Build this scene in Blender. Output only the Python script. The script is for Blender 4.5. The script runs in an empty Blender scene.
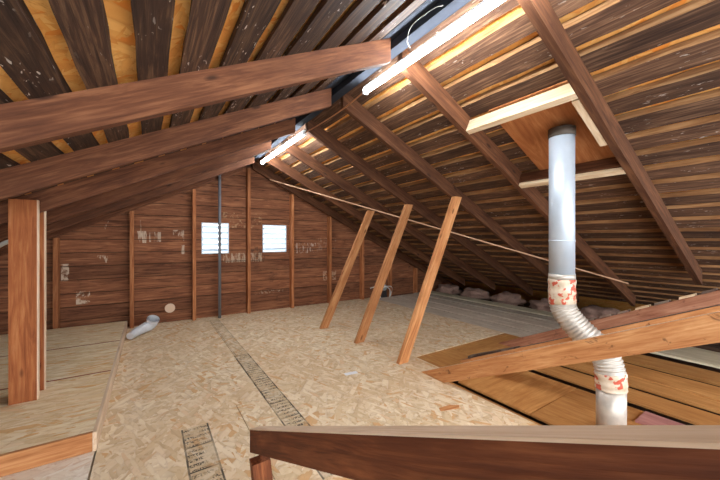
import bpy, bmesh, math, random
from mathutils import Vector, Matrix
rnd = random.Random(7)
S = bpy.context.scene
COL = S.collection

# ------------------------------------------------------------------ camera
cam_d = bpy.data.cameras.new('camera'); cam = bpy.data.objects.new('camera', cam_d); COL.objects.link(cam)
YAW = math.radians(33.3)
CAM_Z = 1.0
cam.location = (0, 0, CAM_Z); cam.rotation_euler = (math.pi/2, 0, -YAW)
cam_d.sensor_width = 36; cam_d.lens = 16.0; cam_d.clip_start = 0.01
S.camera = cam
# ------------------------------------------------------------------ world: daylight through the louvres; end behind camera left open for added fill
w = bpy.data.worlds.new('daylight'); S.world = w; w.use_nodes = True
bg = w.node_tree.nodes['Background']; bg.inputs[0].default_value = (0.93, 0.95, 0.98, 1); bg.inputs[1].default_value = 1.35
S.view_settings.view_transform = 'Standard'; S.view_settings.look = 'None'; S.view_settings.gamma = 1
S.view_settings.use_curve_mapping = False
S.view_settings.exposure = 1.95
TUBE = 27.0

# ------------------------------------------------------------------ constants (floor z = 0)
XR = 1.16; ZB = 1.98; DEP = 0.125; ML = 0.48; MR = 0.49; YG = 4.55
def zl(x, off=0): return ZB + off - ML*(XR - x)
def zr(x, off=0): return ZB + off - MR*(x - XR)
F = Vector((math.sin(YAW), math.cos(YAW), 0)); RT = Vector((math.cos(YAW), -math.sin(YAW), 0))
def px(u, v, D):                                   # measured point of the photograph at depth D
    return Vector((0, 0, CAM_Z)) + D*(F + RT*((u-360)/320) + Vector((0, 0, (240-v)/320)))

# ------------------------------------------------------------------ materials
def srgb(r, g, b):
    f = lambda c: (c/255/12.92) if c/255 <= .04045 else ((c/255+.055)/1.055)**2.4
    return (f(r), f(g), f(b), 1)
class NT:
    def __init__(s, name):
        s.m = bpy.data.materials.new(name); s.m.use_nodes = True; s.t = s.m.node_tree
        s.b = s.t.nodes['Principled BSDF']; s.L = s.t.links
    def n(s, typ, **k):
        x = s.t.nodes.new(typ)
        for a, v in k.items():
            if a.startswith('i_'): x.inputs[int(a[2:])].default_value = v
            else: setattr(x, a, v)
        return x
    def link(s, a, b): s.L.new(a, b)
    def coord(s, scale=(1, 1, 1), rot=(0, 0, 0), jitter=True, src='Object'):
        tc = s.n('ShaderNodeTexCoord'); mp = s.n('ShaderNodeMapping')
        mp.inputs['Scale'].default_value = scale
        if any(rot):
            m0 = s.n('ShaderNodeMapping'); m0.inputs['Rotation'].default_value = rot; s.link(m0.outputs[0], mp.inputs['Vector'])
            sink = m0.inputs['Vector']
        else: sink = mp.inputs['Vector']
        if jitter:
            oi = s.n('ShaderNodeObjectInfo'); vm = s.n('ShaderNodeVectorMath', operation='MULTIPLY_ADD')
            s.link(oi.outputs['Random'], vm.inputs[0]); vm.inputs[1].default_value = (37, 23, 11)
            s.link(tc.outputs[src], vm.inputs[2]); s.link(vm.outputs[0], sink)
        else: s.link(tc.outputs[src], sink)
        return mp.outputs[0]
    def noise(s, vec, scale, detail=4, rough=.6, dist=0):
        x = s.n('ShaderNodeTexNoise'); x.inputs['Scale'].default_value = scale; x.inputs['Detail'].default_value = detail
        x.inputs['Roughness'].default_value = rough; x.inputs['Distortion'].default_value = dist
        s.link(vec, x.inputs['Vector']); return x.outputs['Fac']
    def ramp(s, fac, stops, interp='LINEAR'):
        x = s.n('ShaderNodeValToRGB'); x.color_ramp.interpolation = interp; e = x.color_ramp.elements
        while len(e) > 1: e.remove(e[-1])
        e[0].position = stops[0][0]; e[0].color = stops[0][1]
        for p, c in stops[1:]:
            q = e.new(p); q.color = c
        s.link(fac, x.inputs[0]); return x.outputs[0]
    def mix(s, fac, a, b, mode='MIX'):
        x = s.n('ShaderNodeMix', data_type='RGBA', blend_type=mode)
        for sock, v in ((x.inputs[0], fac), (x.inputs[6], a), (x.inputs[7], b)):
            if hasattr(v, 'links'): s.link(v, sock)
            else: sock.default_value = v
        return x.outputs[2]
    def math(s, op, a, b=0.0, c=0.0):
        x = s.n('ShaderNodeMath', operation=op)
        for sock, v in zip(x.inputs, (a, b, c)):
            if hasattr(v, 'links'): s.link(v, sock)
            else: sock.default_value = v
        return x.outputs[0]
    def bump(s, h, strength=.3, dist=.01):
        x = s.n('ShaderNodeBump'); x.inputs['Strength'].default_value = strength; x.inputs['Distance'].default_value = dist
        s.link(h, x.inputs['Height']); s.link(x.outputs[0], s.b.inputs['Normal'])
    def done(s, col, rough=.8, metal=0.0, spec=.3):
        if hasattr(col, 'links'): s.link(col, s.b.inputs['Base Color'])
        else: s.b.inputs['Base Color'].default_value = col
        s.b.inputs['Roughness'].default_value = rough; s.b.inputs['Metallic'].default_value = metal
        s.b.inputs['Specular IOR Level'].default_value = spec
        return s.m
BW = lambda v: (v, v, v, 1)

def wood(name, dark, mid, light, grain=1.0, speck=0.0, rough=.75, knots=True, stain=0.0, vary=.25):
    s = NT(name)
    v = s.coord((1.3, 14*grain, 14*grain)); n1 = s.noise(v, 2.2, 6, .62, 1.2)
    v2 = s.coord((3, 70, 70)); n2 = s.noise(v2, 2, 3, .6)
    f = s.math('ADD', s.math('MULTIPLY', n1, .7), s.math('MULTIPLY', n2, .3))
    c = s.ramp(f, [(.33, dark), (.5, mid), (.66, light)])
    v3 = s.coord((2.2, 3.5, 3.5)); n3 = s.noise(v3, 1.6, 3, .6)
    c = s.mix(s.ramp(n3, [(.42, BW(0)), (.75, BW(.55))]), c, dark)
    oi = s.n('ShaderNodeObjectInfo')
    k = s.ramp(oi.outputs['Random'], [(0, BW(1-vary)), (1, BW(1+vary*.4))])
    c = s.mix(1.0, c, k, 'MULTIPLY')
    if knots:
        vk = s.coord((3.2, 9, 9)); vo = s.n('ShaderNodeTexVoronoi'); vo.inputs['Scale'].default_value = 1.0
        s.link(vk, vo.inputs['Vector'])
        c = s.mix(s.ramp(vo.outputs['Distance'], [(.06, BW(.8)), (.12, BW(0))]), c, tuple(x*.35 for x in dark[:3])+(1,))
    if stain:
        n4 = s.noise(s.coord((5, 9, 9)), 2.0, 4, .7, .8)
        c = s.mix(s.ramp(n4, [(.60, BW(0)), (.66, BW(stain))]), c, srgb(66, 36, 28))
    if speck:
        vs = s.coord((17, 62, 62)); ns = s.noise(vs, 1.5, 2, .5, .5)
        big = s.noise(s.coord((3, 5, 5)), 1.2, 2)
        m = s.math('MULTIPLY', s.ramp(ns, [(.66, BW(0)), (.69, BW(1))]), s.ramp(big, [(.48, BW(0)), (.6, BW(speck))]))
        c = s.mix(m, c, srgb(205, 195, 185))
    s.bump(f, .35, .006)
    return s.done(c, rough)

M = {}
M['rafter_l'] = wood('rafter wood left', srgb(70, 38, 22), srgb(104, 62, 38), srgb(134, 88, 58))
M['rafter_r'] = wood('rafter wood right', srgb(70, 41, 25), srgb(104, 65, 41), srgb(134, 90, 60))
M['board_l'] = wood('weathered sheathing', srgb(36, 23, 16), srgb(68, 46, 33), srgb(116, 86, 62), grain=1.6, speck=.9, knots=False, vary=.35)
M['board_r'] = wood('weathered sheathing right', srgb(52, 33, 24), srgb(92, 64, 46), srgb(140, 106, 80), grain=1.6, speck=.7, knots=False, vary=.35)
M['stud'] = wood('stud wood', srgb(136, 78, 46), srgb(178, 112, 68), srgb(206, 146, 98))
M['brace'] = wood('brace wood', srgb(160, 98, 56), srgb(202, 138, 86), srgb(226, 170, 116))
M['post'] = wood('post wood', srgb(132, 70, 36), srgb(166, 98, 54), srgb(192, 128, 80), vary=.1)
M['fresh'] = wood('new lumber', srgb(204, 172, 134), srgb(228, 202, 166), srgb(242, 222, 192), vary=.06)
M['pale_edge'] = wood('pale edge grain', srgb(196, 164, 132), srgb(222, 196, 168), srgb(236, 216, 190), vary=.05, stain=0)
M['beam_dark'] = wood('dark stained lumber', srgb(74, 36, 18), srgb(108, 58, 30), srgb(142, 84, 48), vary=.05)
M['beam_gold'] = wood('golden lumber', srgb(166, 102, 58), srgb(202, 142, 90), srgb(222, 170, 118), vary=.05, stain=.6)
M['beam_red'] = wood('reddish lumber', srgb(132, 82, 60), srgb(172, 118, 90), srgb(198, 150, 120), vary=.1, stain=.4)
M['tan'] = wood('tan fibreboard', srgb(168, 112, 58), srgb(192, 136, 76), srgb(212, 160, 98), grain=.6, knots=False, vary=.15)
M['grey_plank'] = wood('dusty grey plank', srgb(176, 158, 140), srgb(212, 196, 176), srgb(230, 220, 202), grain=.8, knots=False, vary=.25)
M['pale_plank'] = wood('pale plank', srgb(176, 164, 136), srgb(204, 194, 166), srgb(220, 212, 188), grain=.8, knots=False, vary=.05)
M['lit_edge'] = wood('lamp-lit board edge', srgb(112, 76, 46), srgb(162, 120, 78), srgb(194, 154, 108), knots=False, vary=.15)  # paler tone stands in for lamp light on right-slope board edges
M['ply'] = wood('orange plywood', srgb(152, 88, 46), srgb(184, 116, 66), srgb(208, 146, 92), grain=.5, knots=False, vary=.05)
M['lath'] = wood('lath wood', srgb(170, 124, 92), srgb(200, 158, 124), srgb(222, 184, 152), vary=.05)
M['scrap'] = wood('dirty grey wood', srgb(72, 50, 44), srgb(132, 112, 98), srgb(180, 164, 144), knots=False, grain=.7, vary=.3)
M['pink'] = wood('dusty pink board', srgb(150, 98, 92), srgb(178, 124, 116), srgb(192, 140, 130), knots=False, grain=.4, vary=.02)

def osb(name, base, dark, lite, orange, stretch=(34, 8, 16), stamps=(), spread=1.0):
    s = NT(name)
    col = None
    for i, (rot, sc) in enumerate((((0, 0, .25), 1.0), ((0, 0, 1.1), 1.15), ((0, 0, -.75), 1.05), ((0, 0, 1.75), 1.3), ((0, 0, .7), .9), ((0, 0, -.3), 1.5))):
        v = s.coord(tuple(a*sc for a in stretch), (0, 0, rot[2]*spread), jitter=True)
        tn = s.n('ShaderNodeTexNoise'); tn.inputs['Scale'].default_value = .8; s.link(v, tn.inputs['Vector'])
        va = s.n('ShaderNodeVectorMath', operation='MULTIPLY_ADD'); s.link(tn.outputs['Color'], va.inputs[0])
        va.inputs[1].default_value = (1.1, 1.1, 1.1); s.link(v, va.inputs[2])
        vo = s.n('ShaderNodeTexVoronoi'); s.link(va.outputs[0], vo.inputs['Vector']); vo.inputs['Scale'].default_value = 1
        sp = s.n('ShaderNodeSeparateColor'); s.link(vo.outputs['Color'], sp.inputs[0])
        c = s.ramp(sp.outputs[0], [(0, base), (.25, lite), (.5, base), (.72, tuple(a*.75+b*.25 for a, b in zip(base, dark))), (.86, lite), (.95, orange)])
        edge = s.ramp(vo.outputs['Distance'], [(.5, BW(0)), (.9, BW(.4))])
        c = s.mix(edge, c, dark)
        if col is None: col = c
        else: col = s.mix(s.ramp(sp.outputs[1], [(.66 , BW(0)), (.68, BW(.92))]), col, c)
    fine = s.noise(s.coord((60, 18, 40), (0, 0, .5)), 1.2, 4, .7)
    col = s.mix(s.ramp(fine, [(.58, BW(0)), (.70, BW(.5))]), col, dark)
    big = s.noise(s.coord((1, 1, 1)), 1.7, 3)
    col = s.mix(s.ramp(big, [(.35, BW(.22)), (.6, BW(0))]), col, orange)
    tc = s.n('ShaderNodeTexCoord'); sx = s.n('ShaderNodeSeparateXYZ'); s.link(tc.outputs['Object'], sx.inputs[0])
    X, Y, Z = sx.outputs
    def box(x0, x1, y0, y1):
        a = s.math('MULTIPLY', s.math('GREATER_THAN', X, x0), s.math('LESS_THAN', X, x1))
        b = s.math('MULTIPLY', s.math('GREATER_THAN', Y, y0), s.math('LESS_THAN', Y, y1))
        return s.math('MULTIPLY', a, b)
    for (x0, x1, y0, y1, st) in stamps:            # the printed grade-stamp strips: boxed rows of small print
        inside = box(x0, x1, y0, y1)
        rows = s.math('LESS_THAN', s.math('FRACT', s.math('MULTIPLY', Y, 26.0)), .55)
        ink = s.ramp(s.noise(s.coord((150, 60, 1), jitter=False), 1.0, 2, .6), [(.46, BW(0)), (.54, BW(1))])
        blot = s.ramp(s.noise(s.coord((14, 9, 1), jitter=False), 1.0, 2, .5), [(.38, BW(.25)), (.55, BW(1))])
        txt = s.math('MULTIPLY', s.math('MULTIPLY', rows, ink), blot)
        ln = s.math('LESS_THAN', s.math('FRACT', s.math('MULTIPLY', Y, 5.2)), .045)
        e1 = s.math('LESS_THAN', s.math('ABSOLUTE', s.math('SUBTRACT', X, x0+.004)), .004)
        e2 = s.math('LESS_THAN', s.math('ABSOLUTE', s.math('SUBTRACT', X, x1-.004)), .004)
        allm = s.math('MAXIMUM', s.math('MAXIMUM', txt, ln), s.math('MAXIMUM', e1, e2))
        m = s.math('MULTIPLY', s.math('MULTIPLY', s.math('MULTIPLY', allm, s.math('ADD', blot, .25)), inside), st*.8)
        col = s.mix(s.math('MULTIPLY', inside, .28*st), col, srgb(150, 136, 112))
        col = s.mix(m, col, srgb(62, 54, 46))
    s.bump(fine, .25, .004)
    return s.done(col, .8)
BASE, DK, LT, OR_ = srgb(224, 200, 162), srgb(166, 128, 88), srgb(242, 226, 198), srgb(216, 172, 122)
M['osb'] = osb('osb floor', BASE, DK, LT, OR_, stamps=((.604, .725, 1.2, 2.9, .9), (.62, .725, 2.9, 4.35, .4), (.137, .266, .9, 1.92, .9)))
M['osb_platform'] = osb('osb platform', srgb(232, 210, 168), srgb(182, 146, 100), srgb(246, 232, 202), srgb(222, 172, 110), stretch=(8, 36, 20), spread=.3)
M['osb_pale'] = osb('osb pale', srgb(236, 224, 206), srgb(196, 174, 150), srgb(246, 240, 228), srgb(226, 204, 178))
M['osb_roof'] = osb('osb roof deck', srgb(238, 168, 84), srgb(196, 116, 48), srgb(248, 196, 116), srgb(236, 146, 58))

def plain(name, col, rough=.6, metal=0.0, n=0.0, spec=.4, nscale=30):
    s = NT(name)
    c = col
    if n:
        f = s.noise(s.coord((1, 1, 1)), nscale, 4)
        c = s.mix(s.ramp(f, [(.35, BW(0)), (.7, BW(n))]), col, tuple(x*.45 for x in col[:3])+(1,))
    return s.done(c, rough, metal, spec)
M['dark_void'] = plain('dusty dark cavity', srgb(74, 52, 38), .95)
M['red_edge'] = plain('red painted sheet edge', srgb(150, 62, 36), .8)
M['white_metal'] = plain('white enamel', srgb(225, 228, 232), .45)
M['galv'] = plain('galvanised metal', srgb(196, 208, 220), .42, .35, .18, nscale=9)
M['foil'] = plain('crinkled foil', srgb(206, 200, 190), .38, .35, .35, nscale=26)
M['conduit'] = plain('grey conduit', srgb(112, 114, 118), .5, .2, .1)
M['felt'] = plain('blue grey felt', srgb(50, 54, 62), .95, 0, .4, nscale=8, spec=.1)
M['louver'] = plain('white louver', srgb(214, 232, 246), .5)
M['cord'] = plain('white cord', srgb(208, 206, 200), .5)
M['orange_cord'] = plain('brown cord', srgb(176, 120, 78), .6)
M['black'] = plain('dark plastic', srgb(44, 40, 40), .6)
M['grey_cap'] = plain('grey cap', srgb(140, 148, 146), .5)
M['collar'] = plain('dark flashing', srgb(92, 82, 72), .6, .3, .2)
M['patch'] = plain('pale plug', srgb(222, 196, 170), .8)
M['insul'] = plain('dusty pink insulation', srgb(152, 122, 108), .95, 0, .5, nscale=40)
M['paper'] = plain('white paper', srgb(232, 232, 236), .7)
M['staple'] = plain('staple metal', srgb(206, 200, 192), .4, .4)
def tape():
    s = NT('printed foil tape')
    f = s.noise(s.coord((1, 1, 1)), 34, 2, .5); g = s.noise(s.coord((1, 1, 1)), 14, 3)
    c = s.ramp(g, [(.4, srgb(196, 176, 148)), (.6, srgb(222, 208, 188))])
    c = s.mix(s.ramp(f, [(.56, BW(0)), (.60, BW(.9))]), c, srgb(196, 66, 40))
    return s.done(c, .5, .1)
M['tape'] = tape()
M['duct_white'] = plain('pale flexible duct', srgb(214, 218, 224), .5, .1, .15, nscale=30)
def emit(name, col, st):
    s = NT(name); s.b.inputs['Emission Color'].default_value = col; s.b.inputs['Emission Strength'].default_value = st
    return s.done((.9, .9, .9, 1), .5)
M['tube'] = emit('lit led tube', (0.93, 0.97, 1.0, 1), TUBE)

def gable_mat(marks):
    s = NT('gable planks')
    tc = s.n('ShaderNodeTexCoord'); sx = s.n('ShaderNodeSeparateXYZ'); s.link(tc.outputs['Object'], sx.inputs[0])
    X, Y, Z = sx.outputs
    row = s.math('FLOOR', s.math('DIVIDE', Z, .145))
    cb = s.n('ShaderNodeCombineXYZ'); s.link(s.math('MULTIPLY_ADD', row, 3.7, X), cb.inputs[0]); s.link(Z, cb.inputs[2]); s.link(row, cb.inputs[1])
    mp = s.n('ShaderNodeMapping'); mp.inputs['Scale'].default_value = (1.6, 1, 18); s.link(cb.outputs[0], mp.inputs[0])
    f = s.noise(mp.outputs[0], 2.0, 6, .65, 1.0)
    c = s.ramp(f, [(.3, srgb(80, 46, 29)), (.5, srgb(128, 80, 53)), (.7, srgb(160, 109, 76))])
    wn = s.n('ShaderNodeTexWhiteNoise', noise_dimensions='1D'); s.link(row, wn.inputs['W'])
    c = s.mix(1.0, c, s.ramp(wn.outputs['Value'], [(0, BW(.72)), (1, BW(1.12))]), 'MULTIPLY')
    n3 = s.noise(s.coord((1.2, 1, 2), jitter=False), 3, 4, .7)
    c = s.mix(s.ramp(n3, [(.62, BW(0)), (.75, BW(.6))]), c, srgb(52, 30, 22))
    for (x0, x1, z0, z1, fx, fz, th, st, colr) in marks:
        a = s.math('MULTIPLY', s.math('GREATER_THAN', X, x0), s.math('LESS_THAN', X, x1))
        b = s.math('MULTIPLY', s.math('GREATER_THAN', Z, z0), s.math('LESS_THAN', Z, z1))
        n = s.ramp(s.noise(s.coord((fx, 1, fz), jitter=False), 1.0, 3, .6), [(th+.04, BW(0)), (th+.15, BW(st*.8))])
        c = s.mix(s.math('MULTIPLY', n, s.math('MULTIPLY', a, b)), c, colr)
    s.bump(f, .3, .006)
    return s.done(c, .8)
def gx(u):                                            # wall position of a pixel column on the gable
    a = (u-360)/320; return (F.x + a*RT.x)/(F.y + a*RT.y)*YG
def gz(u, v):
    x = gx(u); D = F.x*x + F.y*YG; return CAM_Z + (240-v)/320*D
def mk(u0, v0, u1, v1, fx, fz, th, st, c=srgb(214, 198, 176)):
    um = (u0+u1)/2; return (gx(u0), gx(u1), gz(um, v1), gz(um, v0), fx, fz, th, st, c)
MARKS = [mk(137, 231, 148, 243, 46, 5, .47, .8), mk(149, 232, 161, 242, 55, 5, .47, .7), mk(139, 220, 142, 231, 30, 3, .40, .8),
         mk(173, 230, 184, 241, 26, 14, .47, .6), mk(181, 245, 185, 254, 40, 6, .42, .7),
         mk(94, 255, 108, 263, 46, 16, .54, .8), mk(104, 219, 109, 229, 60, 14, .55, .8),
         mk(61, 264, 69, 281, 24, 12, .42, .8), mk(76, 291, 90, 304, 22, 16, .46, .9),
         mk(221, 213, 262, 228, 34, 30, .50, .65, srgb(192, 160, 122)), mk(223, 253, 262, 262, 60, 10, .44, .75, srgb(202, 182, 156)),
         mk(295, 243, 318, 253, 46, 14, .47, .8, srgb(196, 180, 166)), mk(318, 238, 336, 250, 46, 14, .5, .6, srgb(176, 150, 132)),
         mk(323, 271, 336, 280, 40, 20, .38, .8, srgb(198, 168, 140)), mk(250, 246, 266, 262, 20, 20, .47, .7, srgb(40, 34, 34)),
         mk(255, 290, 285, 293, 60, 40, .5, .5)]
M['gable'] = gable_mat(MARKS)

# ------------------------------------------------------------------ mesh helpers
def link(name, bm, mats, parent=None, mat=Matrix(), smooth=False):
    me = bpy.data.meshes.new(name); bm.normal_update(); bm.to_mesh(me); bm.free()
    for m in (mats if isinstance(mats, (list, tuple)) else [mats]): me.materials.append(m)
    if smooth:
        for p in me.polygons: p.use_smooth = True
    o = bpy.data.objects.new(name, me); COL.objects.link(o)
    o.matrix_world = mat
    if parent: o.parent = parent; o.matrix_parent_inverse = Matrix.Translation(parent.location).inverted()
    return o
def tag(o, label, cat, group=None, kind=None):
    o['label'] = label; o['category'] = cat
    if group: o['group'] = group
    if kind: o['kind'] = kind
    return o
def struct(o): o['kind'] = 'structure'; return o
def empty(name, loc, label, cat, group=None):
    o = bpy.data.objects.new(name, None); COL.objects.link(o); o.location = loc; o.empty_display_size = .1
    return tag(o, label, cat, group)
FACES = ((0, 1, 3, 2), (4, 6, 7, 5), (0, 4, 5, 1), (2, 3, 7, 6), (0, 2, 6, 4), (1, 5, 7, 3))
def stick_bm(bm, A, B, H, T, bev=.003, seg=1, wob=0.0, mi=0, r=rnd):
    """a board from A to B (local coords); its section spans vectors H and T"""
    rings = []
    N = max(1, seg)
    for i in range(N+1):
        p = A.lerp(B, i/N)
        q = []
        for h in (0, 1):
            for t in (0, 1):
                j = Vector((0, 0, 0))
                if wob:
                    j = H.normalized()*r.uniform(-wob, wob)*.3*0 + T.normalized()*r.uniform(-wob, wob)
                q.append(bm.verts.new(p + H*h + T*t + j))
        rings.append(q)
    fs = []
    for i in range(N):
        a, b = rings[i], rings[i+1]
        for k, l in ((0, 1), (1, 3), (3, 2), (2, 0)):
            fs.append(bm.faces.new((a[k], a[l], b[l], b[k])))
    a, b = rings[0], rings[-1]
    fs.append(bm.faces.new((a[0], a[2], a[3], a[1]))); fs.append(bm.faces.new((b[0], b[1], b[3], b[2])))
    for f in fs: f.material_index = mi
    if bev:
        es = [e for e in {e for f in fs for e in f.edges} if len(e.link_faces) == 2 and e.calc_face_angle(0) > .8]
        bmesh.ops.bevel(bm, geom=es, offset=bev, segments=1, affect='EDGES')
    bmesh.ops.recalc_face_normals(bm, faces=bm.faces)
def stick(name, A, B, H, T, mat, parent=None, bev=.003, seg=1, wob=0.0):
    """world-space board; the object's local X runs along it so that grain follows the length"""
    A, B, H, T = map(Vector, (A, B, H, T))
    x = (B-A).normalized(); z = (H - x*H.dot(x)).normalized(); y = z.cross(x)
    if y.dot(T) < 0: pass
    mw = Matrix((( x.x, y.x, z.x, A.x), (x.y, y.y, z.y, A.y), (x.z, y.z, z.z, A.z), (0, 0, 0, 1)))
    inv = mw.inverted(); R3 = inv.to_3x3()
    bm = bmesh.new()
    stick_bm(bm, Vector((0, 0, 0)), inv @ B, R3 @ H, R3 @ T, bev, seg, wob)
    return link(name, bm, mat, parent, mw)
def slab(name, x0, x1, y0, y1, z0, z1, mat, parent=None, rot=None, bev=.002):
    c = Vector(((x0+x1)/2, (y0+y1)/2, (z0+z1)/2)); bm = bmesh.new()
    h = Vector((x1-x0, y1-y0, z1-z0))/2
    # long side becomes local X
    if h.y > h.x:
        bm_m = Matrix.Translation(c) @ (rot or Matrix()) @ Matrix.Rotation(math.pi/2, 4, 'Z'); a, b = h.y, h.x
    else:
        bm_m = Matrix.Translation(c) @ (rot or Matrix()); a, b = h.x, h.y
    stick_bm(bm, Vector((-a, -b, -h.z)), Vector((a, -b, -h.z)), Vector((0, 0, 2*h.z)), Vector((0, 2*b, 0)), bev)
    return link(name, bm, mat, parent, bm_m)
def tube_bm(bm, pts, rad, n=20, cap=True, mi=0, rf=None):
    pts = [Vector(p) for p in pts]; rings = []
    up = Vector((0, 0, 1)); N = len(pts)
    t0 = (pts[1]-pts[0]).normalized(); nrm = t0.cross(up if abs(t0.z) < .9 else Vector((1, 0, 0))).normalized()
    for i, p in enumerate(pts):
        t = (pts[min(i+1, N-1)] - pts[max(i-1, 0)]).normalized()
        nrm = (nrm - t*nrm.dot(t)).normalized(); b = t.cross(nrm)
        r = rad if rf is None else rf(i/(N-1))
        rings.append([bm.verts.new(p + (nrm*math.cos(2*math.pi*k/n) + b*math.sin(2*math.pi*k/n))*r) for k in range(n)])
    for i in range(N-1):
        for k in range(n):
            f = bm.faces.new((rings[i][k], rings[i][(k+1) % n], rings[i+1][(k+1) % n], rings[i+1][k])); f.smooth = True; f.material_index = mi
    if cap:
        bm.faces.new(rings[0][::-1]).material_index = mi; bm.faces.new(rings[-1]).material_index = mi
    bmesh.ops.recalc_face_normals(bm, faces=bm.faces)
def curve_pts(ctrl, n=30):                             # Catmull-Rom
    c = [Vector(p) for p in ctrl]; c = [c[0]*2-c[1]] + c + [c[-1]*2-c[-2]]; out = []
    for i in range(1, len(c)-2):
        for k in range(n):
            t = k/n; a, b, d, e = c[i-1], c[i], c[i+1], c[i+2]
            out.append(.5*((2*b) + (-a+d)*t + (2*a-5*b+4*d-e)*t*t + (-a+3*b-3*d+e)*t**3))
    out.append(c[-2]); return out
def tube(name, pts, rad, mat, parent=None, n=20, cap=True, rf=None):
    bm = bmesh.new(); tube_bm(bm, pts, rad, n, cap, rf=rf); return link(name, bm, mat, parent)

ORD = ['', 'first', 'second', 'third', 'fourth', 'fifth', 'sixth', 'seventh', 'eighth', 'ninth', 'tenth', 'eleventh', 'twelfth', 'thirteenth',
       'fourteenth', 'fifteenth', 'sixteenth', 'seventeenth', 'eighteenth', 'nineteenth', 'twentieth', 'twenty-first', 'twenty-second',
       'twenty-third', 'twenty-fourth', 'twenty-fifth', 'twenty-sixth', 'twenty-seventh', 'twenty-eighth']
V = Vector
# ================================================================== STRUCTURE
# gable wall: horizontal planks with two vent openings
VENTS = [(.555, .885, .82, 1.225), (1.335, 1.685, .825, 1.215)]
bm = bmesh.new(); k = 0
z = -.15
def plank(a, b, z0, z1, sl, sr):
    ins0 = (z1-z0)/ML if sl else 0; ins1 = (z1-z0)/MR if sr else 0
    if b-a < ins0+ins1+.02 or z1-z0 < .003: return
    vs = [bm.verts.new(p) for p in ((a, YG, z0), (b, YG, z0), (b-ins1, YG, z1), (a+ins0, YG, z1), (a, YG+.02, z0), (b, YG+.02, z0), (b-ins1, YG+.02, z1), (a+ins0, YG+.02, z1))]
    for f in ((0, 1, 2, 3), (5, 4, 7, 6), (0, 4, 5, 1), (3, 2, 6, 7), (0, 3, 7, 4), (1, 5, 6, 2)): bm.faces.new([vs[j] for j in f])
while z < 2.15:
    z0, z1 = z, z+.1375
    lo = max(XR-(ZB+DEP+.01-z0)/ML, -3.1); hi = min(XR+(ZB+DEP+.01-z0)/MR, 5.6)
    cuts = [lo, hi]
    for (a, b, c, d) in VENTS:
        if z1 > c and z0 < d:
            cuts[-1:] = [a, b, hi]
            plank(a, b, z0, min(c, z1), False, False); plank(a, b, max(d, z0), z1, False, False)
    for i in range(0, len(cuts), 2):
        plank(cuts[i], cuts[i+1], z0, z1, i == 0 and lo > -3.1, i == len(cuts)-2 and hi < 5.6)
    z += .145
# tar paper behind the planks with the same openings
def quad(bm, x0, x1, z0, z1, y, mi=1):
    v = [bm.verts.new(p) for p in ((x0, y, z0), (x1, y, z0), (x1, y, z1), (x0, y, z1))]; bm.faces.new(v).material_index = mi
ys = YG+.025
quad(bm, -3.2, .555, -.15, 1.5, ys); quad(bm, .885, 1.335, -.15, 1.5, ys); quad(bm, 1.685, 5.8, -.15, 1.0, ys); quad(bm, 1.685, 3.3, .99, 1.5, ys)
quad(bm, .555, .885, -.15, .82, ys); quad(bm, .555, .885, 1.225, 1.5, ys); quad(bm, 1.335, 1.685, -.15, .825, ys); quad(bm, 1.335, 1.685, 1.215, 1.5, ys)
v = [bm.verts.new(p) for p in ((-.2, ys, 1.5), (2.5, ys, 1.5), (XR, ys, 2.2))]; bm.faces.new(v).material_index = 1
bmesh.ops.recalc_face_normals(bm, faces=bm.faces)
struct(link('wall_back', bm, [M['gable'], M['dark_void']]))

# roof deck above the sheathing boards
Y0, Y1 = -1.0, YG+.04
for nm, xa, xb, zf in (('ceiling', -3.6, XR, zl), ('ceiling', XR, 5.95, zr)):
    A = V((xa, Y0, zf(xa, DEP+.036))); B = V((xb, Y0, zf(xb, DEP+.036)))
    struct(stick(nm, A, B, (0, 0, .012), (0, Y1-Y0, 0), M['osb_roof'], bev=0))

# floor: bottom of the joist bays, then the OSB sheets
bm = bmesh.new()
def fbox(x0, x1, y0, y1, z0, z1, mi):
    stick_bm(bm, V((x0, y0, z0)), V((x1, y0, z0)), V((0, 0, z1-z0)), V((0, y1-y0, 0)), 0, mi=mi)
fbox(-3.6, 5.8, Y0, Y1, -.16, -.13, 1)
for xj in (-2.6, -1.95, -1.3, -.66, -.04, .6, 1.23, 1.7, 2.2, 2.68, 2.93, 3.18, 3.55, 3.95, 4.6, 5.1):
    fbox(xj-.02, xj+.02, Y0, Y1, -.13, -.045, 1)
G = .002
for (x0, x1, y0, y1) in ((-.2105, .437-G, .3, 2.03-G), (.437+G, 1.755, .3, 1.62), (.437+G, 1.9, 1.62, 2.03-G),
                         (-.2105, .612-G, 2.03+G, YG-.005), (.612+G, 1.87-G, 2.03+G, YG-.005), (1.87+G, 3.2, 2.03+G, YG-.005)):
    fbox(x0, x1, y0, y1, -.045, 0, 0)
struct(link('floor', bm, [M['osb'], M['dark_void']]))

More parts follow.
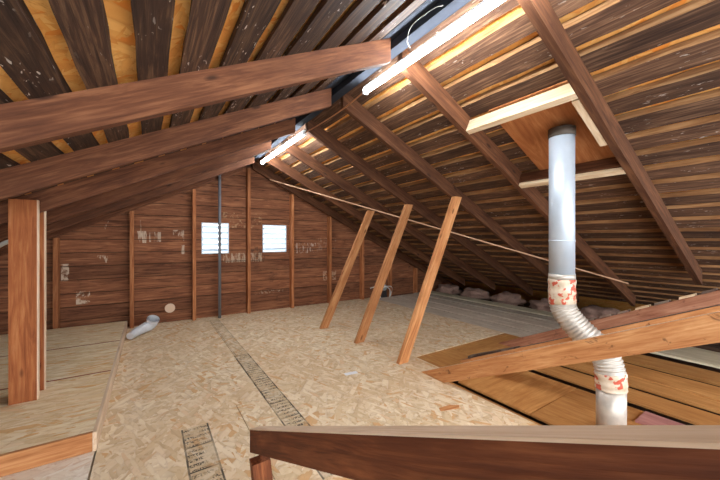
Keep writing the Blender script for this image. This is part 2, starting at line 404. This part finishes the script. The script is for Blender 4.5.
# ================================================================== RAFTERS
LY = [1.30, 1.95, 2.60, 3.25, 3.89, 4.46]
lab_l = ['brown rafter nearest the camera on the left slope', 'left-slope rafter just behind the nearest one',
         'left-slope rafter gripped by the boxed wooden post', 'left-slope rafter next behind the one over the post',
         'left-slope rafter second from the gable wall', 'left-slope rafter against the gable wall']
for y, lb in zip(LY, lab_l):
    xa = -2.6
    o = stick('rafter', (xa, y, zl(xa)), (1.045, y, zl(1.045)), (0, 0, DEP-.001), (0, .04, 0), M['rafter_l'], bev=.004, seg=6, wob=.0015)
    tag(o, lb, 'rafter', 'rafters of the left roof slope')
RY = [.68, 1.36, 2.01, 2.64, 3.28, 3.90, 4.46]
lab_r = ['right-slope rafter nearest the camera, running down beside the metal pipe', 'right-slope rafter behind the pipe, carrying the left end of the pale blocks',
         'right-slope rafter meeting the nearest diagonal brace', 'right-slope rafter meeting the middle diagonal brace',
         'right-slope rafter meeting the farthest diagonal brace', 'right-slope rafter second from the gable wall', 'right-slope rafter against the gable wall']
for i, (y, lb) in enumerate(zip(RY, lab_r)):
    xb = 3.95 if i == 0 else (4.9 if i > 1 else 4.75)
    o = stick('rafter', (XR+.016, y, zr(XR+.016)), (xb, y, zr(xb)), (0, 0, DEP-.001), (0, .04, 0), M['rafter_r'], bev=.004, seg=6, wob=.0015)
    tag(o, lb, 'rafter', 'rafters of the right roof slope')
o = stick('ridge_board', (1.075, Y0, ZB+.034), (1.075, YG-.002, ZB+.034), (0, 0, .044), (.062, 0, 0), M['felt'], bev=.003)
tag(o, 'dark blue-grey ridge board along the roof peak above the lights', 'ridge board')
# felt strip under the peak
A = V((.988, Y0, zl(.988, DEP))); B = V((XR-.004, Y0, zl(XR-.004, DEP)))
o = stick('roofing_felt', A, B, (0, 0, .008), (0, YG-Y0-.004, 0), M['felt'], bev=0)
tag(o, 'dark blue-grey felt strip left of the ridge above the light', 'felt strip')

# ================================================================== SHEATHING BOARDS
def sheath(x_in, x_out, side, i):
    zf = zl if side == 'left' else zr
    A = V((x_in, Y0, zf(x_in, DEP))); B = V((x_out, Y0, zf(x_out, DEP)))
    L = YG-.004-Y0
    T = B-A
    o = stick('sheathing_board', (A.x, Y0, A.z), (A.x, Y0+L, A.z), (0, 0, .026 if side == 'left' else .031), T, M['board_l' if side == 'left' else 'board_r'], bev=.0025, seg=44, wob=.0035)
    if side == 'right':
        o.data.materials.append(M['lit_edge'])
        for f in o.data.polygons:                   # strip light catching the edges, painted in as paler wood
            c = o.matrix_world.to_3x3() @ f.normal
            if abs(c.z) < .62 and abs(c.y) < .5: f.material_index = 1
    return o
LB = [(.983, .91), (.861, .765), (.73, .632), (.596, .484), (.46, .36), (.325, .225), (.184, .087), (.055, -.037), (-.085, -.169)]
x = -.207
while x > -2.75:
    wd = rnd.uniform(.088, .098); LB.append((x, x-wd)); x -= wd + rnd.uniform(.038, .048)
for i, (xa, xb) in enumerate(LB, 1):
    if i > 1: xa, xb = xa-.003, xb+.003
    o = sheath(xa, xb, 'left', i)
    tag(o, f'weathered dark board on the left roof slope, {ORD[i]} down from the ridge', 'roof board', 'sheathing boards of the left roof slope')
x = XR+.004; i = 1
while x < 5.05:
    wd = .172 if i == 1 else rnd.uniform(.092, .106)
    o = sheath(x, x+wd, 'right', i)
    tag(o, f'weathered brown board on the right roof slope, {ORD[i]} down from the ridge', 'roof board', 'sheathing boards of the right roof slope')
    x += wd + rnd.uniform(.042, .054); i += 1

# ================================================================== GABLE STUDS
studs = [(-.83, 'short stud of the gable wall beside the boxed post'), (-.19, 'gable wall stud standing behind the short silver hose'),
         (.445, 'gable wall stud just left of the left louvred vent'), (1.11, 'tall gable wall stud between the two louvred vents'),
         (1.735, 'gable wall stud just right of the right louvred vent'), (2.36, 'gable wall stud seen left of the farthest diagonal brace'),
         (2.98, 'gable wall stud behind the wire coil, right of the farthest diagonal brace'), (3.58, 'gable wall stud seen right of the middle diagonal brace'),
         (4.2, 'shortest gable wall stud low by the right eave')]
for x, lb in studs:
    top = (zl(x) if x < XR else zr(x)) - (0 if x < XR else 0)
    top = min(zl(x-.002), zr(x+.04)) - .002 if x < XR else zr(x+.04) - .002
    top = min(top, ZB-.001)
    if abs(x-1.11) < .01: top = 1.975
    z0 = 0 if x < 3.2 else -.045
    o = stick('wall_stud', (x, YG-.088, z0), (x, YG-.088, top), (0, .087, 0), (.038, 0, 0), M['stud'], bev=.003)
    tag(o, lb, 'wall stud', 'studs of the gable wall')

# ================================================================== PLATFORM
pl = empty('raised_platform', (-1.2, 3.2, 0), 'low raised platform of pale OSB sheets along the left side', 'platform')
XE = -.215
zs = .09
slab('deck_panel', -2.7, XE-.012, 1.975, 2.813, zs-.016, zs, M['osb_platform'], pl)
slab('deck_panel', -2.7, XE-.012, 2.834, 3.610, zs-.016, zs, M['osb_platform'], pl)
slab('deck_panel', -2.7, XE-.012, 3.632, YG-.095, zs-.016, zs, M['osb_platform'], pl)
slab('seam_strip', -2.6, XE-.014, 2.814, 2.833, zs-.02, zs-.0005, M['red_edge'], pl)['label'] = 'reddish seam strip'
slab('seam_strip', -2.6, XE-.014, 3.611, 3.631, zs-.02, zs-.0005, M['red_edge'], pl)['label'] = 'reddish seam strip'
slab('front_board', -1.95, XE-.012, 1.955, 1.974, .002, zs, M['brace'], pl)['label'] = 'orange-brown front board'
slab('side_board', XE-.011, XE+.004, 1.955, YG-.1, .001, zs+.001, M['pale_edge'], pl)['label'] = 'pale side edge board'
slab('joist', -1.0, -.9, 2.0, YG-.12, .001, zs-.017, M['dark_void'], pl); slab('joist', -2.2, -2.1, 2.0, YG-.12, .001, zs-.017, M['dark_void'], pl)
# pale sheet in front of the platform
o = slab('osb_sheet', -1.5, XE-.004, .5, 2.9, -.045, 0, M['osb_pale']); tag(o, 'pale whitish OSB sheet on the floor in front of the raised platform', 'floor sheet')

# ================================================================== BOXED POST
p = empty('support_post', (-.593, 2.62, zs), 'orange-brown boxed post standing on the raised platform', 'post')
stick('front_board', (-.65, 2.53, zs), (-.65, 2.53, 1.227), (.113, 0, 0), (0, .036, 0), M['post'], p)
stick('rear_board', (-.65, 2.675, zs), (-.65, 2.675, 1.227), (.113, 0, 0), (0, .036, 0), M['post'], p)
stick('spacer_board', (-.648, 2.5665, zs), (-.648, 2.5665, 1.105), (.085, 0, 0), (0, .108, 0), M['post'], p)
stick('edge_strip', (-.5369, 2.531, zs), (-.5369, 2.531, 1.227), (.004, 0, 0), (0, .034, 0), M['pale_edge'], p, bev=.001)['label'] = 'pale edge of the front board'
stick('edge_strip', (-.5369, 2.676, zs), (-.5369, 2.676, 1.227), (.004, 0, 0), (0, .034, 0), M['pale_edge'], p, bev=.001)['label'] = 'pale edge of the rear board'

# ================================================================== DIAGONAL BRACES
for y, lb, xb in ((2.01, 'diagonal wooden brace nearest the camera, the rightmost of three', 1.775), (2.64, 'middle one of the three diagonal wooden braces', 1.765), (3.28, 'farthest and leftmost of the three diagonal wooden braces', 1.75)):
    A = V((xb-.105, y-.040, .001)); B = V((2.335, y-.040, 1.40))
    if y > 2.5: B = V((2.31, y-.04, 1.385))
    if y > 3: A = V((1.60, y-.04, .001)); B = V((2.255, y-.04, 1.365))
    o = stick('diagonal_brace', A, B, (.095, 0, 0), (0, .0385, 0), M['brace'], bev=.004)
    tag(o, lb, 'brace', 'diagonal braces from floor to right rafters')

# lath under the rafters
a1 = V((1.42, 4.44, zr(1.42)-.001)); b1 = V((4.03, 1.22, zr(4.03)-.001))
ny = V((b1-a1)).cross(V((0, 0, 1))).normalized()*.03
o = stick('lath_strip', a1-V((0, 0, .016)), b1-V((0, 0, .016)), (0, 0, .0145), ny, M['lath'], bev=.002)
tag(o, 'long thin lath running diagonally under the right-slope rafters', 'lath')

# ================================================================== GABLE VENTS
for (x0, x1, z0, z1), lb in zip(VENTS, ('white louvred gable vent crossed by the grey conduit', 'white louvred gable vent to the right, clear of the conduit')):
    g = empty('gable_vent', ((x0+x1)/2, YG, z0), lb, 'vent', 'louvred vents in the gable wall')
    bm = bmesh.new()
    for (a, b, c, d) in ((x0, x1, z0, z0+.016), (x0, x1, z1-.016, z1), (x0, x0+.016, z0+.016, z1-.016), (x1-.016, x1, z0+.016, z1-.016)):
        stick_bm(bm, V((a, YG-.006, c)), V((b, YG-.006, c)), V((0, 0, d-c)), V((0, .03, 0)), .001)
    link('frame', bm, M['louver'], g)
    bm = bmesh.new(); n = 5; ph = (z1-z0-.03)/n
    for k in range(n):
        zz = z0+.016+ph*k
        stick_bm(bm, V((x0+.016, YG-.002, zz+ph*.62)), V((x1-.016, YG-.002, zz+ph*.62)), V((0, 0, .003)), V((0, .035, -ph*.55)), 0)
    link('louver_slats', bm, M['louver'], g)

o = tube('conduit', [(.75, YG-.125, .001), (.75, YG-.125, 1.0), (.75, YG-.125, 1.885)], .018, M['conduit'], n=16)
tag(o, 'grey vertical conduit pipe in front of the gable wall', 'pipe')
bm = bmesh.new(); c = V((gx(170), YG-.012, gz(170, 308)))
tube_bm(bm, [c, c+V((0, .0115, 0))], .055, 24); o = link('wall_plug', bm, M['patch'])
tag(o, 'round pale plug low on the gable wall beside the silver hose', 'plug')

# short flexible hose end by the platform
pts = curve_pts([(-.165, 3.93, .040), (-.11, 4.03, .052), (-.045, 4.12, .064), (.01, 4.16, .085), (.03, 4.13, .14)], 14)
bm = bmesh.new(); n = len(pts)
tube_bm(bm, pts, .055, 22, cap=False, rf=lambda t: .034+.021*min(1, t*1.6)+.0025*math.sin(t*80))
tube_bm(bm, [q for q in pts[::-1]], .05, 22, cap=False, rf=lambda t: .048-.02*max(0, t-.4))
h = empty('flexible_hose', (-.08, 4.0, .01), 'short silver flexible duct end lying by the raised platform near the gable wall', 'duct')
bm.faces.ensure_lookup_table()
d0 = (pts[0]-pts[1]).normalized()
tube_bm(bm, [pts[0]+d0*.004, pts[0]-d0*.004], .034, 22)
link('sleeve', bm, M['duct_white'], h)
bm = bmesh.new(); e = pts[-1]; d = (pts[-1]-pts[-3]).normalized()
tube_bm(bm, [e-d*.012, e+d*.008], .061, 24, cap=False); tube_bm(bm, [e+d*.008, e-d*.012], .047, 24, cap=False)
link('end_ring', bm, M['white_metal'], h)

# ================================================================== LIGHTS
def lamp(ya, yb, lb):
    t = empty('strip_light', (XR, (ya+yb)/2, ZB), lb, 'strip light', 'strip lights under the ridge')
    zt = ZB+.006; x0 = XR
    bm = bmesh.new()
    stick_bm(bm, V((x0-.012, ya, zt-.012)), V((x0-.012, yb, zt-.012)), V((0, 0, .012)), V((.024, 0, 0)), .002)
    link('housing', bm, M['white_metal'], t)
    bm = bmesh.new(); tube_bm(bm, [(x0, ya+.012, zt-.0295), (x0, yb-.012, zt-.0295)], .017, 24)
    link('lamp_tube', bm, M['tube'], t)
    for ye, dy in ((ya, .012), (yb, -.012)):
        bm = bmesh.new(); stick_bm(bm, V((x0-.018, min(ye, ye+dy), zt-.0475)), V((x0-.018, max(ye, ye+dy), zt-.0475)), V((0, 0, .035)), V((.036, 0, 0)), .002)
        link('end_cap', bm, M['white_metal'], t)
lamp(.45, 1.71, 'long bright strip light under the ridge, the nearer one')
lamp(2.67, 3.97, 'smaller bright strip light farther back near the gable')
pts = curve_pts([(XR, 1.712, ZB-.02), (XR+.005, 2.0, ZB-.035), (XR, 2.35, ZB-.035), (XR, 2.668, ZB-.02)], 12)
tag(tube('power_cord', pts, .005, M['orange_cord'], n=8), 'thin brown cord linking the two strip lights', 'cord')
pts = curve_pts([(1.125, 1.24, ZB+.012), (1.07, 1.2, ZB+.012), (1.03, 1.12, ZB+.03), (1.04, 1.0, ZB+.035), (1.06, .96, ZB+.035)], 10)
tag(tube('loose_wire', pts, .0013, M['cord'], n=6), 'thin white wire looping under the felt beside the nearer strip light', 'wire')
pts = curve_pts([(.86, 3.24, zl(.86)-.005), (.95, 3.1, zl(.95)-.012), (1.06, 2.9, zl(1.06)-.012), (1.14, 2.665, ZB-.025)], 10)
tag(tube('lamp_wire', pts, .004, M['cord'], n=6), 'white wire running beside the farther strip light', 'wire')

# ================================================================== ROOF OPENING FRAMING
fr = M['fresh']
nv = V((MR, 0, 1)).normalized()           # normal of the right slope
def blk(x, y0, y1, hh, tt, lb, nm='blocking_board', m=fr, off=0):
    A = V((x, y0, zr(x)+off)); B = V((x, y1, zr(x)+off)); T = V((1, 0, -MR)).normalized()*tt
    o = stick(nm, A, B, nv*hh, T, m, bev=.004); tag(o, lb, 'blocking board', 'pale blocking boards around the pipe opening'); return o
blk(1.715, .721, 1.359, .085, .038, 'long pale blocking board above the metal pipe, upslope side')
blk(2.325, .721, 1.359, .026, .038, 'pale blocking board below the roof opening, downslope behind the pipe')
o = blk(2.327, .7215, 1.3585, .07, .036, 'brown blocking board resting on the pale block below the roof opening', m=M['rafter_r'], off=.032)
o['group'] = 'roof opening blocking'; del o['group']
A = V((1.76, .722, zr(1.76)+.002)); B = V((2.10, .722, zr(2.10)+.002))
o = stick('blocking_board', A, B, nv*.06, (0, .034, 0), fr, bev=.004); tag(o, 'short pale block fixed to the nearest right rafter beside the pipe top', 'blocking board', 'pale blocking boards around the pipe opening')
A = V((1.758, .722, zr(1.758, DEP-.012))); B = V((2.37, .722, zr(2.37, DEP-.012)))
o = stick('plywood_patch', A, B, nv*.0095, (0, .50, 0), M['ply'], bev=.001); tag(o, 'orange plywood patch around the top of the metal pipe', 'plywood patch')

# ================================================================== VENT PIPE
PX, PY = 2.0, .91
vp = empty('vent_pipe', (2.055, .69, -.02), 'silver metal vent pipe with corrugated flexible elbow rising to the roof', 'vent pipe')
R = .0655
zt = zr(PX, DEP)-.03
zt = zr(PX+R+.004, DEP-.012)-.002
tube('upper_pipe', [(PX, PY, .80), (PX, PY, 1.2), (PX, PY, zt)], R, M['galv'], vp, n=40)
tube('collar', [(PX, PY, zt-.05), (PX, PY, zt+.0005)], R+.004, M['collar'], vp, n=32)['label'] = 'dark collar'
tube('seam_band', [(PX, PY, .99), (PX, PY, 1.0)], R+.0015, M['galv'], vp, n=40)
bm = bmesh.new(); tube_bm(bm, [(PX, PY, .775), (PX, PY, .805)], R+.0025, 40); link('foil_strip', bm, M['foil'], vp)['label'] = 'silver foil strip'
ctrl = [V((PX, PY, .775)), V((PX+.002, PY-.002, .64)), px(566, 313, 1.84), px(578, 328, 1.80), px(594, 343, 1.75), px(605, 356, 1.72), px(610, 372, 1.70), px(611, 388, 1.70)]
P_ = curve_pts(ctrl, 26)
ia = 26
def ripple(k, amp): return lambda t: R + .001 + amp*math.sin(t*k*2*math.pi)
tube('upper_tape', P_[:ia+4], R, M['tape'], vp, n=40, rf=lambda t: R+.004+.0015*math.sin(t*17))['label'] = 'foil tape printed with red lettering'
tube('flexible_elbow', P_[ia:26*6+10], R, M['foil'], vp, n=40, rf=ripple(26, .0028))['label'] = 'corrugated foil elbow'
q = P_[26*6:]
tube('lower_tape', q, R, M['tape'], vp, n=40, rf=lambda t: R+.005+.0015*math.sin(t*13))['label'] = 'creased foil tape with red lettering'
e = P_[-1]
tube('lower_pipe', [e, e*.5+V((e.x, e.y, -.0325))*.5, V((e.x, e.y, -.0325))], R, M['foil'], vp, n=40)['label'] = 'dented lower pipe'

# ================================================================== OLD ROOF RAFTERS (slope down away from the camera)
SL = .486
def zp(y, off=0): return 1-.124+off-SL*y           # top plane of the old rafters
def old(x, ya, yb, hgt, mat, lb, top=None, thick=.038, cut=True, zoff=0):
    A = V((x, ya, zp(ya)-hgt+zoff)); B = V((x, yb, zp(yb)-hgt+zoff))
    if top:
        e = empty('sloping_beam', A, lb, 'sloping beam')
        stick('beam_body', A, B, (0, 0, hgt-.004), (thick, 0, 0), mat, e, bev=.002)
        stick('top_edge', A+V((0, 0, hgt-.004)), B+V((0, 0, hgt-.004)), (0, 0, .004), (thick, 0, 0), M[top[0]], e, bev=.001)['label'] = top[1]
        return e
    o = stick('sloping_beam', A, B, (0, 0, hgt), (thick, 0, 0), mat, bev=.003); tag(o, lb, 'sloping beam'); return o
# nearest
nb = old(.315, -.25, 1.235, .088, M['beam_dark'], 'dark brown sloping beam with pale top edge across the foreground', top=('pale_edge', 'pale top edge'), zoff=0.012)
o = stick('short_post', (.325, 1.16, .002), (.305, 1.16, zp(1.235)-.088+.0115-.002), (0, .045, 0), (.065, 0, 0), M['beam_dark'], bev=.003)
tag(o, 'short dark post propping the far end of the foreground beam', 'post')
# second: taper cut down to the floor
def floor_cut(x, ya, hgt, mat, nm_label, thick=.038, top=None, zf=.002, zo=0.0):
    zp = lambda y: 1-.124+zo-SL*y
    yb_top = (1-.124+zo-zf)/SL; yb_bot = (1-.124+zo-hgt-zf)/SL
    pr = [(ya, zp(ya)), (yb_top, zf), (yb_bot, zf), (ya, zp(ya)-hgt)]
    A = V((x, ya, zp(ya))); d = V((0, 1, -SL)).normalized(); zz = V((0, SL, 1)).normalized(); yy = zz.cross(d)
    mw = Matrix(((d.x, yy.x, zz.x, A.x), (d.y, yy.y, zz.y, A.y), (d.z, yy.z, zz.z, A.z), (0, 0, 0, 1))); inv = mw.inverted()
    bm = bmesh.new(); a = [bm.verts.new(inv @ V((x, y, z))) for y, z in pr]; b = [bm.verts.new(inv @ V((x+thick, y, z))) for y, z in pr]
    bm.faces.new(a); bm.faces.new(b[::-1])
    for i in range(4):
        f = bm.faces.new((a[i], b[i], b[(i+1) % 4], a[(i+1) % 4])); f.material_index = 1 if (i == 0 and top) else 0
    bmesh.ops.recalc_face_normals(bm, faces=bm.faces)
    es = [e for e in bm.edges if e.calc_face_angle(0) > .3]; bmesh.ops.bevel(bm, geom=es, offset=.002, segments=1, affect='EDGES')
    o = link('sloping_beam', bm, [mat, M[top]] if top else [mat], None, mw); tag(o, nm_label, 'sloping beam'); return o
floor_cut(1.713, -.2, .110, M['beam_gold'], 'golden sloping beam passing in front of the vent pipe', top='pale_edge', zo=-.0124)
floor_cut(2.15, .05, .12, M['beam_gold'], 'golden sloping beam with dusty grey top just behind the vent pipe', top='scrap', zf=-.02, zo=-.018, thick=.10)
floor_cut(2.83, .1, .13, M['beam_red'], 'reddish-brown sloping beam farthest back with broken wood along its top', zf=-.01, zo=.028)
# broken sheathing ends along the last beam
scr = [(1.06, .07, 'scrap', 'dark splintered scrap lowest on the farthest sloping beam'), (.95, .07, 'scrap', 'second dark splinter up the farthest sloping beam'),
       (.85, .06, 'scrap', 'third dark splinter up the farthest sloping beam'), (.74, .07, 'fresh', 'pale wood scrap halfway up the farthest sloping beam'),
       (.64, .07, 'scrap', 'dark splinter between the two pale scraps on the farthest beam'), (.52, .07, 'fresh', 'pale wood scrap highest on the farthest sloping beam'),
       (.43, .06, 'scrap', 'dark splinter beyond the highest pale scrap on the farthest beam')]
for y, ln, m, lb in scr:
    A = V((2.822, y, zp(y)+.0295)); B = V((2.822, y+ln, zp(y+ln)+.0295))
    tag(stick('wood_scrap', A, B, (0, 0, .014), (.055, 0, 0), M[m], bev=.002), lb, 'wood scrap', 'broken wood scraps along the farthest sloping beam')
# thin dusty board against the grey-topped beam
A = V((2.165, 1.30, zp(1.35)-.015)); B = V((2.165, 1.70, zp(1.72)-.015))
bm_o = stick('bark_strip', A, B, (0, 0, .030), (.08, 0, 0), M['scrap'], bev=.003, seg=12, wob=.010); tag(bm_o, 'rough dark bark strip at the low end of the grey-topped beam', 'bark strip')
# old roof boards remaining behind the last beam
for k, (xx, lb) in enumerate(((3.46, 'dark old rafter low behind the reddish sloping beam'),)):
    floor_cut(xx, .3, .12, M['beam_red'], lb, zf=-.01)

# ================================================================== CEILING BOARD PANELS right of the deck
def panel(x0, x1, y0, y1, zt, m, lb, cat='panel', g='tan fibreboard panels beyond the floor deck', th=.012, tilt=0, nm='fibreboard_panel'):
    o = slab(nm, x0, x1, y0, y1, zt-th, zt, M[m], rot=Matrix.Rotation(tilt, 4, 'Y')); tag(o, lb, cat, g); return o
panel(1.65, 1.832, .3, 1.6, -.0455+.0125, 'tan', 'narrow tan panel strip showing along the pale deck edge')
panel(1.885, 2.49, .3, 1.03, -.033, 'tan', 'tan panel at the foot of the vent pipe')
panel(1.885, 2.49, 1.036, 1.56, -.033, 'tan', 'tan panel under the low end of the golden sloping beam')
panel(1.905, 2.345, 1.565, 2.026, -.004, 'tan', 'tan panel at the corner of the deck, left of the seam', th=.04)
panel(2.352, 3.2, 1.565, 2.026, -.004, 'tan', 'large tan panel beyond the grey-topped beam, right of the seam', th=.04)
panel(2.575, 2.80, .3, 1.56, -.033, 'tan', 'narrow tan strip right of the panel around the pipe')
panel(2.86, 3.02, .3, 1.56, -.025, 'tan', 'tan strip under the reddish beam, left of the light seam', th=.02)
panel(3.026, 3.30, .3, 1.56, -.02, 'tan', 'tan strip right of the light seam toward the eave', th=.025)
panel(3.40, 3.66, .3, 1.56, -.02, 'tan', 'brown strip just left of the pale greenish plank', th=.025)
o = slab('plank', 3.70, 4.15, .3, 1.58, -.0, .02, M['pale_plank']); tag(o, 'pale greenish-white plank at the right edge near the eave', 'plank')
o = slab('pink_board', 2.30, 2.47, .3, .66, -.0325, -.02, M['pink']); tag(o, 'dusty pink board beside the foot of the vent pipe', 'board')
# planks toward the right eave
pk = [(3.21, 3.50, -.005, 'grey_plank', 'dusty grey plank next to the OSB deck edge'), (3.51, 3.80, -.002, 'grey_plank', 'dusty grey plank second from the OSB deck edge'),
      (3.81, 4.10, .0, 'grey_plank', 'dusty grey plank third from the OSB deck edge'), (4.12, 4.32, .01, 'grey_plank', 'brownish plank beside the pale plank near the eave'), (4.34, 4.56, .02, 'pale_plank', 'pale tan plank lying along the right eave')]
for x0, x1, zt, m, lb in pk:
    o = slab('plank', x0, x1, 2.035 if x1 < 3.3 else 1.6, YG-.1, zt-.025 if zt < .0101 else -.02, zt, M[m]); tag(o, lb, 'plank', 'planks toward the right eave')

# insulation tufts under the right rafters
def tuft(c, r, s):
    bm = bmesh.new(); bmesh.ops.create_icosphere(bm, subdivisions=4, radius=1)
    rr = random.Random(s); ph = [rr.uniform(0, 6) for _ in range(6)]
    for v in bm.verts:
        k = 1+.12*math.sin(v.co.x*7+ph[0])+.1*math.sin(v.co.y*9+ph[1])+.1*math.sin(v.co.z*8+ph[2])+.06*math.sin(v.co.x*17+v.co.y*13+ph[3])
        v.co = V((v.co.x*r[0], v.co.y*r[1], max(v.co.z*r[2], -r[2]*.35)))*k
    for f in bm.faces: f.smooth = True
    return link('insulation_batt', bm, M['insul'], None, Matrix.Translation(c))
for i, (y, lb) in enumerate(((1.72, 'pink-grey insulation lump at the eave, nearest one'), (2.34, 'pink-grey insulation lump at the eave, second from the pipe'), (2.98, 'pink-grey insulation lump at the eave, third from the pipe'),
                             (3.6, 'pink-grey insulation lump at the eave, fourth from the pipe'), (4.2, 'pink-grey insulation lump at the eave nearest the gable'))):
    tag(tuft(V((4.80, y, .03)), (.17, .25, .11), i), lb, 'insulation', 'insulation lumps along the right eave')

# ================================================================== SMALL THINGS
# junction box and wire coil on gable wall
jb = empty('junction_box', (gx(382), YG-.05, gz(382, 298)), 'dark junction box with grey round cap on the gable wall', 'junction box')
cx, cz = gx(382), gz(382, 298)
stick('box_body', (cx-.045, YG-.07, cz-.01), (cx-.055, YG-.07, cz+.17), (.1, 0, 0), (0, .069, 0), M['black'], jb)
tube('round_cap', [(cx-.02, YG-.10, cz+.20), (cx-.02, YG-.002, cz+.20)], .055, M['grey_cap'], jb, n=24)['label'] = 'grey round cap'
ct = [(cx-.27, YG-.02, cz+.20), (cx-.16, YG-.06, cz+.225), (cx-.03, YG-.11, cz+.23), (cx+.09, YG-.11, cz+.15), (cx+.07, YG-.11, cz+.0), (cx-.03, YG-.11, cz-.02), (cx-.12, YG-.10, cz+.06), (cx-.10, YG-.10, cz+.18), (cx+.04, YG-.115, cz+.22), (cx+.16, YG-.08, cz+.18), (cx+.12, YG-.09, cz+.04)]
tag(tube('cable_coil', curve_pts(ct, 10), .008, M['cord'], n=8), 'white cable looped over the dark junction box', 'cable')
# small white cable at far left behind the post
ct = [(-.66, 2.735, 1.0), (-.73, 2.80, .985), (-.80, 2.86, .93), (-.86, 2.9, .80), (-.90, 2.92, .5), (-.92, 2.93, .102)]
tag(tube('hanging_cable', curve_pts(ct, 10), .013, M['cord'], n=10), 'white cable hanging left of the boxed post', 'cable')
# slip of paper, wood chip
c = px(351, 373.5, 320/133.5); pp = slab('paper_slip', c.x-.05, c.x+.05, c.y-.02, c.y+.02, .001, .003, M['paper'], rot=Matrix.Rotation(-.15, 4, 'Z')); tag(pp, 'small white slip of paper lying on the OSB floor', 'paper')
bm = bmesh.new()
vs = [bm.verts.new(q) for q in ((-.07, -.014, 0), (.05, -.028, 0), (.075, 0, 0), (.02, .022, 0), (-.06, .016, 0))]
f = bm.faces.new(vs); r_ = bmesh.ops.extrude_face_region(bm, geom=[f]); bmesh.ops.translate(bm, verts=[g for g in r_['geom'] if isinstance(g, bmesh.types.BMVert)], vec=(0, 0, .003))
bmesh.ops.recalc_face_normals(bm, faces=bm.faces)
c = px(449, 408, 320/168); o = link('wood_chip', bm, M['beam_gold'], None, Matrix.Translation((c.x, c.y, .0015)) @ Matrix.Rotation(-.2, 4, 'Z'))
tag(o, 'brown wood chip on the deck near its right edge', 'wood chip')
